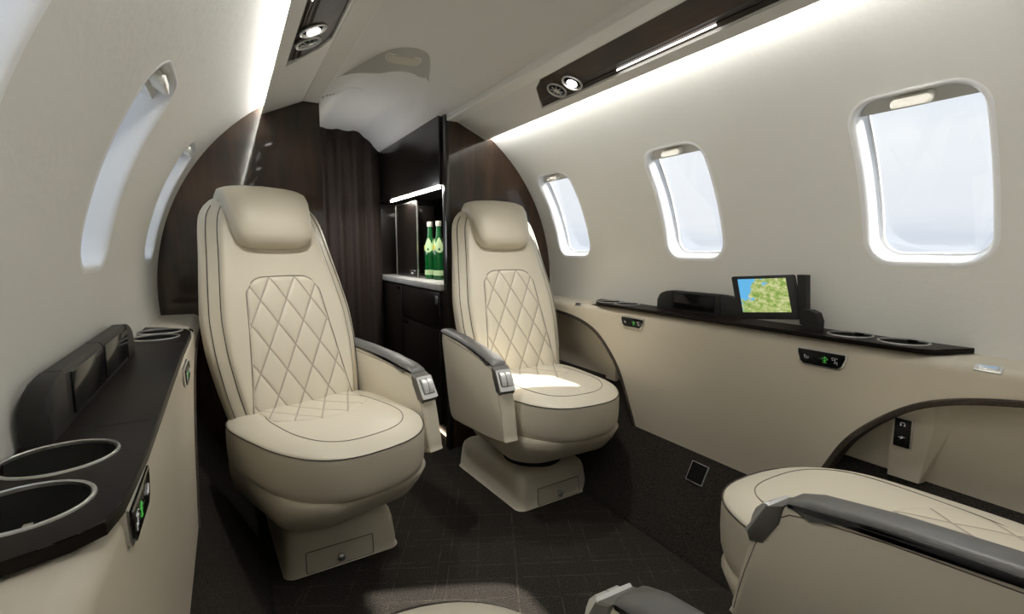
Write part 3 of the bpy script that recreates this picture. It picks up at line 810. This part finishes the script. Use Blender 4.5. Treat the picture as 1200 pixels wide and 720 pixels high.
mb = MB(); mb.box((GX - .008, YF + .036, .7155), (.424, 3.065, .745), bev=.004)
tag(mb.build('countertop', M['white_top']), 'white galley countertop carrying the green bottles', 'countertop')
mb = MB(); mb.tube([(.290, 2.95, .008), (.290, 2.6, .008), (.290, 2.3, .008), (.290, 2.08, .008)], .005, 6)
tag(mb.build('floor_light', M['ledf']), 'thin warm light strip along the floor at the foot of the galley', 'floor light')

# green glass bottles
def bottle():
    root = empty('water_bottle', (0,0,0))
    mb = MB(); mb.lathe([(.001,0),(.024,.0005),(.0285,.004),(.0295,.02),(.0285,.045),(.0285,.09),(.0295,.13),(.0285,.15),(.025,.175),(.019,.20),(.0145,.225),(.0125,.25),(.012,.272)], 28, caps=True)
    mb.build('glass', M['glassg'], root)
    mb = MB(); mb.lathe([(.0128,.268),(.0145,.269),(.0148,.290),(.0138,.294),(.002,.2945)], 24); mb.build('cap', M['cap'], root)
    # neck label with pointed wings
    mb = MB(); n = 28; lo, hi = [], []
    for k in range(n):
        a = 2*pi*k/n; w = abs(sin(a*2))
        zl, zh = .150 - .014*w, .180 + .032*w
        def rad(z): return interp([(.12,.0300),(.15,.0291),(.175,.0256),(.20,.0196),(.225,.0152)], z) + .0006
        lo.append((rad(zl)*cos(a), rad(zl)*sin(a), zl)); hi.append((rad(zh)*cos(a), rad(zh)*sin(a), zh))
    md = [tuple(Vector(p)*.5 + Vector(q)*.5 + Vector((p[0], p[1], 0)).normalized()*.0012) for p, q in zip(lo, hi)]
    mb.loft([lo, md, hi], False); mb.build('neck_label', M['lab_g'], root)
    mb = MB(); mb.grid(lambda u, v: ((.0284 + .0022*sin(pi*u))*cos(pi + lerp(-.55,.55,u) - .55), (.0284 + .0022*sin(pi*u))*sin(pi + lerp(-.55,.55,u) - .55), lerp(.150,.174,v)), 8, 3)
    mb.build('yellow_badge', M['lab_y'], root)
    mb = MB(); mb.lathe([(.0296,.022),(.0300,.024),(.0296,.044),(.0290,.048)], 28, caps=False); mb.build('lower_label', M['lab_g'], root)
    return root
b1 = bottle(); b1.location = (.340, 2.475, .7452)
tag(b1, 'green glass water bottle on the galley counter, the one further from the bulkhead post', 'bottle', 'green bottles on the galley counter')
b2 = dup(b1); b2.location = (.352, 2.385, .7452); b2.rotation_euler.z = .5
tag(b2, 'green glass water bottle on the galley counter, half hidden by the bulkhead post', 'bottle', 'green bottles on the galley counter')

# curtain
mb = MB()
def cur(u, v):
    x = lerp(-.245, .228, u); w = sin(u*2*pi*5.2 + .5) + .25*sin(u*2*pi*11 + 1)
    top = min(zceil(x, 3.0) + .004, 1.6)
    return (x, 2.985 + .013*w*(.75 + .25*v), lerp(.01, top, v))
mb.grid(cur, 160, 10)
o = mb.build('curtain', M['curtain'], angle=80); sm = o.modifiers.new('thick', 'SOLIDIFY'); sm.thickness = .004
tag(o, 'dark brown pleated curtain closing the entry ahead of the seats', 'curtain')

# ------------------------------------------------------------------ passenger seats.  Local frame: forward is -Y, so f = -y.
def L(x, f, z): return (x, -f, z)
BW = smoothtab([(.34,.150),(.42,.163),(.50,.176),(.60,.186),(.70,.186),(.80,.173),(.88,.161),(.95,.152),(1.0,.142),(1.04,.122),(1.07,.085)], 80, 5)
def bw(z): return interp(BW, z)
def bf(z):  # front face of the backrest
    t = (z - .36)/.70
    return .055 - .255*t - .02*sin(pi*min(1, max(0, t)))*0 + .012*sin(pi*t)
def back_loop(z, n=6):
    w = bw(z); th = lerp(.135, .085, sst(.5, 1.05, z)); f0 = bf(z); sh = lerp(.034, .042, sst(.4,.7,z))*min(1, w/.14)
    half = [(0, .0), (.45*w, -.0005), (.8*w, -.002), (.95*w, .001), (w, .012), (w + .010, .020), (w + sh*.85, .040), (w + sh, th*.55), (w + sh*.6, th*.82), (w*.85, th), (w*.4, th + .006), (0, th + .008)]
    full = [(a, b) for a, b in half] + [(-a, b) for a, b in reversed(half[1:-1])]
    c = catmull([(a, b, 0) for a, b in full], 3, True)
    ca = cos(R(19)); sa = sin(R(19))
    return [L(p[0], f0 - p[1]*ca, z - p[1]*sa*-1*0 - p[1]*.0) for p in c]
CF0, CF1, CW = -.095, .460, .244
def cush_outline(k, n=72):
    """k scales towards the middle; bowed front, rounded corners"""
    pts = []
    cf, hf = (CF0 + CF1)/2, (CF1 - CF0)/2
    for i in range(n):
        a = 2*pi*i/n; c, s = cos(a), sin(a)
        e = 2/3.3
        x = CW*abs(c)**e*(1 if c > 0 else -1); f = hf*abs(s)**e*(1 if s > 0 else -1)
        if f > 0: f -= .030*(x/CW)**2*(f/hf)
        x *= 1 - .20*(1 + (f/hf))/2
        pts.append((x*k, cf + f*k))
    return pts
def rho(x, f):
    cf, hf = (CF0 + CF1)/2, (CF1 - CF0)/2
    fx = (f - cf)/hf; xx = x/CW/(1 - .20*(1 + fx)/2); ff = f - cf
    if ff > 0: ff += .030*(x/CW)**2*fx
    return (abs(xx)**3.3 + abs(ff/hf)**3.3)**(1/3.3)
def ctop(x, f):
    r = min(1, rho(x, f))
    z = .418 + .030*(1 - r**5)**.8
    z -= .010*math.exp(-((x/.13)**2 + ((f - .12)/.16)**2))
    z -= .010*sst(.30, .47, f)
    return z
QX, QZ = .077, .136
def diamond(a, b):
    p, q = a/QX + b/QZ, a/QX - b/QZ
    return p, q, (abs(sin(pi*p))*abs(sin(pi*q)))**.33
def edgefall(u, v, du, dv):
    e = min(u/du, (1-u)/du, v/dv, (1-v)/dv, 1); return sqrt(max(0, 1 - (1 - max(0, e))**2))
def make_seat(sx):
    """sx: local side of the armrest (+1 or -1)"""
    S = empty('passenger_seat', (0, 0, 0))
    # pedestal
    base = MB(); rr = []
    for z, d in ((.0, -.004), (.006, 0), (.03, .001), (.085, .007), (.105, .012), (.116, .022), (.121, .036)):
        rr.append([L(a, b, z) for a, b in rrect2(-.158 + d, .158 - d, -.30 + d, .165 - d*1.3, .032, 5)])
    base.loft(rr, True); bo = base.build('pedestal', M['leather'], S, angle=50)
    mb = MB(); x0, x1 = -sx*.012 - .092, -sx*.012 + .092
    mb.prism(rrect2(x0, x1, .004, .062, .003, 2), lambda a, b, d: L(a, .1645 - (b)*.06 + d, b), -.004, .0022)
    dr = mb.build('drawer', M['leather'], S, angle=30)
    mb = MB(); mb.tube([L(a, .1675 - b*.06, b) for a, b in rrect2(x0 - .001, x1 + .001, .003, .063, .003, 2)], .0011, 4, closed=True); mb.build('drawer_gap', M['piping'], dr)
    mb = MB(); n = 20; kc = L(-sx*.012, .166, .026)
    mb.loft([[(kc[0] + r*cos(2*pi*k/n), kc[1] - h, kc[2] + r*sin(2*pi*k/n)) for k in range(n)] for r, h in ((.008, -.002), (.008, .004), (.0105, .007), (.0105, .013), (.007, .016), (.001, .0165))], True)
    mb.build('drawer_knob', M['satin'], dr)
    # dark swivel plate
    mb = MB(); mb.lathe([(.11,.112),(.115,.13),(.10,.17)], 28, c=L(0, .02, 0)); mb.build('swivel_plate', M['dark'], S)
    # lower shell under the cushion
    mb = MB(); rr = []
    for z, wx, fa, fb, rd in ((.160,.130,-.10,.235,.06),(.164,.145,-.11,.258,.08),(.188,.172,-.12,.315,.09),(.218,.192,-.125,.372,.10),(.262,.201,-.13,.412,.11),(.294,.203,-.13,.432,.11),(.305,.198,-.128,.428,.11)):
        rr.append([L(a, b - .03*(a/.24)**2*(1 if b > .1 else 0), z) for a, b in rrect2(-wx, wx, fa, fb, rd, 7)])
    mb.loft(rr, True); mb.build('lower_shell', M['leather'], S, angle=60)
    # cushion
    mb = MB(); rr = []
    for z, k in ((.298, .90), (.300, .945), (.307, .972), (.326, .992), (.355, 1.0), (.395, 1.0), (.412, .997), (.418, .990)):
        rr.append([L(x, f, z - .006*sst(.3,.47,f)*(1 if z > .4 else 0)) for x, f in cush_outline(k)])
    for k in (.982, .972, .955, .93, .88, .80, .68, .5, .3, .1, .02):
        rr.append([L(x, f, ctop(x, f)) for x, f in cush_outline(k)])
    mb.loft(rr, True); cu = mb.build('seat_cushion', M['leather'], S, angle=75)
    mb = MB(); mb.tube([L(x, f, .4185 - .006*sst(.3,.47,f)) for x, f in cush_outline(.9955)], .0016, 6, closed=True); mb.build('piping', M['piping'], cu)
    # U seam on the cushion top
    seam = []
    for i in range(61):
        a = lerp(-40, 220, i/60); a = R(a); c, s = cos(a), sin(a); e = 2/3.4
        x = .150*abs(c)**e*(1 if c > 0 else -1); f = .205 + .195*abs(s)**e*(1 if s > 0 else -1) - (.02*(x/.15)**2 if s > 0 else 0)
        seam.append(L(x, f, ctop(x, f) + .0003))
    mb = MB(); mb.tube(seam, .0011, 5); mb.build('seam', M['thread'], cu)
    # quilted insert at the rear of the cushion
    mb = MB(); W, F0, F1 = .145, -.035, .215
    def qc(u, v):
        x = lerp(-W, W, u); f = lerp(F0, F1, v); f = F0 + (f - F0)*(1 - .28*(2*u - 1)**2)
        h = -.004 + .0050*edgefall(u, v, .06, .05) + .0042*diamond(x, f)[2]*edgefall(u, v, .1, .1)
        return L(x, f, ctop(x, f) + h)
    def qcuv(u, v):
        x = lerp(-W, W, u); f = lerp(F0, F1, v); f = F0 + (f - F0)*(1 - .28*(2*u - 1)**2); p, q, _ = diamond(x, f); return (p + 20, q + 20)
    mb.grid(qc, 110, 90, uvfn=qcuv); mb.build('cushion_quilting', M['quilt'], cu, angle=80)
    # backrest
    mb = MB(); zs = [lerp(.345, 1.045, i/44) for i in range(45)] + [1.055, 1.063, 1.068]
    rr = []
    for z in zs:
        lp = back_loop(min(z, 1.05))
        if z > 1.05:
            k = {1.055:.93, 1.063:.80, 1.068:.5}[z]; c = Vector(L(0, bf(z) - .045, z)); lp = [tuple(c + (Vector((p[0], p[1], z)) - c)*k) for p in lp]
        rr.append(lp)
    mb.loft(rr, True); ba = mb.build('backrest', M['leather'], S, angle=75)
    for d_, wo, r_ in ((.0125, .0, .0017), (.030, .0262, .0013)):
        mb = MB()
        for sg in (-1, 1):
            mb.tube([L(sg*(bw(z) + wo*min(1, bw(z)/.14)), bf(z) - d_*.95, z) for z in [lerp(.36, 1.03, i/50) for i in range(51)]], r_, 5)
        mb.build('piping', M['piping'], ba)
    # quilted panel of the backrest
    Z0, Z1 = .405, .818
    def hw(b): return lerp(.160, .108, b**.8)
    def qb(u, v):
        a = 2*u - 1; z = lerp(Z0, Z1, v)
        # round the upper corners
        rc = sst(.86, 1.0, v); ww = hw(v)*(1 - .10*rc*rc)
        x = a*ww; z -= .022*(abs(a)**6)*rc
        h = -.004 + .0055*edgefall(u, v, .05, .04) + .0075*diamond(x, z - .61)[2]*edgefall(u, v, .09, .07)
        return L(x, bf(z) + h*.95, z + h*.3)
    def qbuv(u, v):
        a = 2*u - 1; z = lerp(Z0, Z1, v); rc = sst(.86, 1.0, v); x = a*hw(v)*(1 - .10*rc*rc); z -= .022*(abs(a)**6)*rc
        p, q, _ = diamond(x, z - .61); return (p + 20, q + 20)
    mb = MB(); mb.grid(qb, 130, 150, uvfn=qbuv); mb.build('back_quilting', M['quilt'], ba, angle=80)
    mb = MB(); edge = [qb(0.004, v) for v in [i/40 for i in range(41)]] + [qb(u, .996) for u in [i/30 for i in range(1, 30)]] + [qb(.996, 1 - i/40) for i in range(41)]
    mb.tube([(p[0], p[1] - .0022, p[2]) for p in edge], .0014, 5); mb.build('panel_seam', M['thread'], ba)
    # headrest pillow folded over the top of the backrest
    path = [(.900, .006, .050, .012), (.904, .018, .076, .022), (.915, .029, .099, .033), (.936, .036, .113, .040), (.97, .039, .120, .043), (1.01, .039, .124, .043), (1.045, .035, .128, .041)]
    rr = []
    def hring(cx_f, cz, dirf, dirz, w, t, n=40):
        out = []
        for k in range(n):
            a = 2*pi*k/n; c, s = cos(a), sin(a); e = 2/5.2
            x = w*abs(c)**e*(1 if c > 0 else -1); d = t*abs(s)**e*(1 if s > 0 else -1)
            d -= .010*(x/w)**2*(t/.03)
            out.append(L(x, cx_f + d*dirf, cz + d*dirz))
        return out
    for z, off, w, t in path: rr.append(hring(bf(z) + off - t*.35, z, .95, .30, w, t))
    cfx, cz0 = bf(1.05) - .022, 1.052
    for ang, w in ((25, .130), (50, .131), (75, .131), (100, .131), (125, .132), (150, .130), (180, .127)):
        a = R(ang); rr.append(hring(cfx + .036*cos(a) - .001, cz0 + .018*sin(a) - (.0 if ang < 120 else .01), cos(a)*.95, sin(a), w, lerp(.034, .022, ang/180)))
    for z, w, t in ((1.02, .124, .020), (.99, .112, .015), (.975, .09, .008)):
        rr.append(hring(cfx - .037 - (1.05 - z)*.1, z, -.95, -.1, w, t))
    mb = MB(); mb.loft(rr, True); mb.build('headrest', M['leather'], S, angle=80)
    # armrest on the aisle side
    ax = sx*.236; hw_ = .025
    def A(mb, poly, xa, xb, bev=.006):
        n = len(poly); c = (sum(p[0] for p in poly)/n, sum(p[1] for p in poly)/n)
        def ins(k): 
            out = []
            for i in range(n):
                p0, p1, p2 = Vector(poly[i-1]), Vector(poly[i]), Vector(poly[(i+1) % n])
                t = (p2 - p0).normalized(); nn_ = Vector((t.y, -t.x))
                if nn_.dot(Vector(c) - p1) < 0: nn_ = -nn_
                out.append(p1 + nn_*k)
            return out
        rings = []
        for x, k in ((xa, bev), (xa + (xb - xa)*.02 + math.copysign(bev*.3, xb - xa), bev*.3), (xa + math.copysign(bev, xb - xa), 0), (xb - math.copysign(bev, xb - xa), 0), (xb - math.copysign(bev*.3, xb - xa), bev*.3), (xb, bev)):
            rings.append([L(x, p[0], p[1]) for p in ins(k)])
        mb.loft(rings, True)
    body = [(-.15, .575), (0, .566), (.14, .553), (.235, .538), (.272, .528), (.292, .512), (.318, .468), (.336, .40), (.346, .35), (.351, .318), (.342, .300), (.2, .280), (.0, .262), (-.06, .262), (-.09, .30), (-.13, .45)]
    body = [(p[0], p[2]) for p in catmull([(a, 0, b) for a, b in body], 3, True)]
    mb = MB(); A(mb, body, ax - sx*hw_, ax + sx*hw_); ar = mb.build('armrest', M['leather'], S, angle=50)
    pad = [(-.155, .570), (0, .562), (.14, .549), (.235, .534), (.262, .527), (.274, .530), (.270, .539), (.238, .551), (.14, .567), (0, .581), (-.155, .590)]
    mb = MB(); A(mb, pad, ax - sx*(hw_ + .003), ax + sx*(hw_ + .003), .010); mb.build('arm_pad', M['pad'], ar, angle=50)
    for sg in (-1, 1):
        mb = MB(); mb.tube([L(ax + sg*sx*(hw_ - .0005), p[0]*.0 + q, r) for p, q, r in [((0,0), f_, z_) for f_, z_ in ((-.10,.562),(0,.555),(.14,.542),(.235,.527),(.264,.519),(.284,.503),(.311,.457),(.329,.395),(.339,.35),(.345,.318))]], .0012, 5); mb.build('arm_seam', M['thread'], ar)
    # recline latch on the sloping nose of the armrest
    nose = [(.272, .530), (.300, .517), (.3285, .462), (.323, .448), (.302, .455), (.278, .498)]
    mb = MB(); A(mb, nose, ax - sx*(hw_ + .003), ax + sx*(hw_ + .003), .003); lt = mb.build('recline_latch', M['latchgrey'], ar, angle=30)
    c0 = Vector((.2995, .5185)); c1 = Vector((.331, .464)); dv = (c1 - c0).normalized(); nn_ = Vector((-dv.y, dv.x))
    if nn_.x < 0: nn_ = -nn_
    def LP(x, t, d): p = c0 + (c1 - c0)*t + nn_*d; return L(x, p.x, p.y)
    mb = MB(); mb.loft([[LP(ax + a, b, d) for a, b in rrect2(-.0265*k, .0265*k, -.06, 1.06, .02, 3)] for k, d in ((1, -.004), (1, .0006), (.97, .0012))], True); mb.build('latch_plate', M['silver'], lt, smooth=False)
    mb = MB(); mb.loft([[LP(ax + a, b, d) for a, b in rrect2(-.0205*k, .0205*k, .06, .84, .02, 3)] for k, d in ((1, -.004), (1, .0018))], True); mb.build('latch_recess', M['latchgrey'], lt, smooth=False)
    for off in (-.0095, .0095):
        mb = MB(); rings = []
        for t, d in ((.08, .003), (.17, .008), (.40, .0105), (.64, .008), (.81, .004)):
            rings.append([LP(ax + off - .0080, t, -.003), LP(ax + off - .0080, t, d), LP(ax + off + .0080, t, d), LP(ax + off + .0080, t, -.003)])
        mb.loft(rings, True); mb.build('latch_lever', M['silver'], lt, angle=40)
    return S
SA = make_seat(1)
SB = make_seat(-1)
def place(S, x, y, rz, ped=(0, 0, 0), slide=0, arm=0, recline=0):
    for ch in S.children:                      # cushion slid forward on its track, armrest lowered
        k = ch.name.split('.')[0]
        if k in ('seat_cushion', 'lower_shell'): ch.location = (0, -slide, 0)
        if k == 'armrest': ch.location = (0, 0, arm)
        if recline and k in ('backrest', 'headrest'):     # tipped back about the seat hinge
            ch.matrix_local = Matrix.Translation((0, 0, .41)) @ Matrix.Rotation(-recline, 4, 'X') @ Matrix.Translation((0, 0, -.41))
    S.location = (x, y, 0.0005); S.rotation_euler = (0, 0, rz)
    for ch in S.children:
        if ch.name.split('.')[0] in ('pedestal', 'drawer', 'swivel_plate'):
            ch.location = (ped[0], ped[1], 0); ch.rotation_euler = (0, 0, ped[2])
SC2 = dup(SA); SD = dup(SB)
GR = 'cream leather swivel seats'
place(SA, -.405, 1.61, R(18), (.050, -.055, R(-15)))
tag(SA, 'cream quilted leather seat on the left, fully seen, in front of the curved dark bulkhead', 'seat', GR)
place(SB, .392, 1.65, R(0), (.0, -.08, R(3.5)))
tag(SB, 'cream quilted leather seat with a sunlit patch on its cushion, beside the galley bottles', 'seat', GR)
place(SC2, .374, .135, R(180), slide=.05, arm=-.006, recline=R(21))
tag(SC2, 'cream leather seat cut off at the lower right corner, big grey armrest towards us', 'seat', GR)
place(SD, -.444, .115, R(180), slide=.045, arm=-.02, recline=R(21))
tag(SD, 'cream leather seat cut off at the bottom edge, only cushion front and armrest tip showing', 'seat', GR)

# ------------------------------------------------------------------ light
w = bpy.data.worlds.new('World'); SC.world = w; w.use_nodes = True; t = w.node_tree
bg = t.nodes['Background']; tcn = t.nodes.new('ShaderNodeTexCoord'); sp = t.nodes.new('ShaderNodeSeparateXYZ'); t.links.new(tcn.outputs['Generated'], sp.inputs[0])
mp = t.nodes.new('ShaderNodeMapping'); mp.inputs['Scale'].default_value = (2, 2, 26); t.links.new(tcn.outputs['Generated'], mp.inputs['Vector'])
no = t.nodes.new('ShaderNodeTexNoise'); no.inputs['Scale'].default_value = 2.2; no.inputs['Detail'].default_value = 5; t.links.new(mp.outputs['Vector'], no.inputs['Vector'])
ma = t.nodes.new('ShaderNodeMath'); ma.operation = 'MULTIPLY_ADD'; ma.inputs[1].default_value = .06; t.links.new(no.outputs['Fac'], ma.inputs[0]); t.links.new(sp.outputs['Z'], ma.inputs[2])
rp = t.nodes.new('ShaderNodeValToRGB'); e = rp.color_ramp.elements
st = [(.0, (.78,.82,.88)), (.045, (.72,.77,.84)), (.075, (.86,.885,.925)), (.20, (.92,.945,.97)), (.37, (.62,.73,.83)), (.55, (.40,.56,.76))]
while len(e) < len(st): e.new(.5)
for i, (p, c) in enumerate(st): e[i].position = p; e[i].color = (*c, 1)
t.links.new(ma.outputs[0], rp.inputs['Fac']); t.links.new(rp.outputs['Color'], bg.inputs['Color']); bg.inputs['Strength'].default_value = .95
sun = bpy.data.lights.new('sun', 'SUN'); sun.energy = 12.0; sun.angle = R(1.2); sun.color = (1, .95, .86)
so = bpy.data.objects.new('sun', sun); COL.objects.link(so); so.location = (3, -2, 4)
so.rotation_euler = Vector((-.83, .52, -1.0)).to_track_quat('-Z', 'Y').to_euler()
# reading lamps in the overhead panels, plus an added wide fill at the near pair
for side in (1, -1):
    for y, en, cone, bl, ay in ((1.303, 13.5, 92, 1.0, .27), (.45, 10.0 if side > 0 else 2.5, 58, .7, -.05), (.45, 3.1, 168, 1.0, .0)):
        l = bpy.data.lights.new('reading_fill_spot', 'SPOT'); l.energy = en; l.spot_size = R(cone); l.spot_blend = bl; l.shadow_soft_size = .035; l.color = (1, .97, .91)
        o = bpy.data.objects.new('reading_fill_spot', l); COL.objects.link(o); o.location = Vector(valpt(side, .52, y, .02)); o.rotation_euler = Vector((-side*.08, ay, -1)).to_track_quat('-Z', 'Y').to_euler()

# unseen area light added to brighten curtain and dome, set against the closet side
l = bpy.data.lights.new('entry_fill', 'AREA'); l.shape = 'RECTANGLE'; l.size = .25; l.size_y = .45; l.energy = 1.25; l.color = (.95, .97, 1)
o = bpy.data.objects.new('entry_fill', l); COL.objects.link(o); o.location = (-.245, 2.62, 1.0); o.rotation_euler = (0, -R(90), 0)

# lamp under the upper galley cabinet, shining on the counter
l = bpy.data.lights.new('galley_lamp', 'AREA'); l.shape = 'RECTANGLE'; l.size = .025; l.size_y = .62; l.energy = 2.2; l.color = (1, .95, .87)
o = bpy.data.objects.new('galley_lamp', l); COL.objects.link(o); o.location = (.275, 2.42, 1.1685)

# unseen fill added behind the camera, brightening seat fronts, rails and ceiling
l = bpy.data.lights.new('aft_fill', 'AREA'); l.shape = 'RECTANGLE'; l.size = .7; l.size_y = .9; l.energy = 1.5; l.color = (1, .98, .94)
o = bpy.data.objects.new('aft_fill', l); COL.objects.link(o); o.location = (.15, YB + .03, .85); o.rotation_euler = (R(90), 0, 0)

# ------------------------------------------------------------------ camera
cd = bpy.data.cameras.new('camera'); cam = bpy.data.objects.new('camera', cd); COL.objects.link(cam); SC.camera = cam
cd.sensor_fit = 'HORIZONTAL'; cd.sensor_width = 36; cd.lens = 585*36/1200; cd.clip_start = .02; cd.clip_end = 100
Xa = Vector((.869, .057, .491)); 
F_ = 585.; d = Vector((265 - 600, -(292 - 360), F_)).normalized()         # world +Y seen in camera (right, up, forward)
p = atan2(68, F_); Z_ = Vector((0, cos(p), -sin(p))); X_ = Vector((d.y*Z_.z - d.z*Z_.y, d.z*Z_.x - d.x*Z_.z, d.x*Z_.y - d.y*Z_.x))
if X_.x < 0: X_ = -X_
right = Vector((X_.x, d.x, Z_.x)); upv = Vector((X_.y, d.y, Z_.y)); fwd = Vector((X_.z, d.z, Z_.z))
mw = Matrix((( right.x, upv.x, -fwd.x, -.58), (right.y, upv.y, -fwd.y, 0.0), (right.z, upv.z, -fwd.z, .90), (0,0,0,1)))
cam.matrix_world = mw

SC.view_settings.view_transform = 'Standard'; SC.view_settings.look = 'None'; SC.view_settings.gamma = 1; SC.view_settings.exposure = 0.2
SC.view_settings.use_curve_mapping = False
SC.cycles.use_denoising = True
SC.cycles.max_bounces = 10; SC.cycles.diffuse_bounces = 6; SC.cycles.glossy_bounces = 5; SC.cycles.transparent_max_bounces = 12
SC.cycles.sample_clamp_indirect = 4
SC.cycles.caustics_reflective = False; SC.cycles.caustics_refractive = False
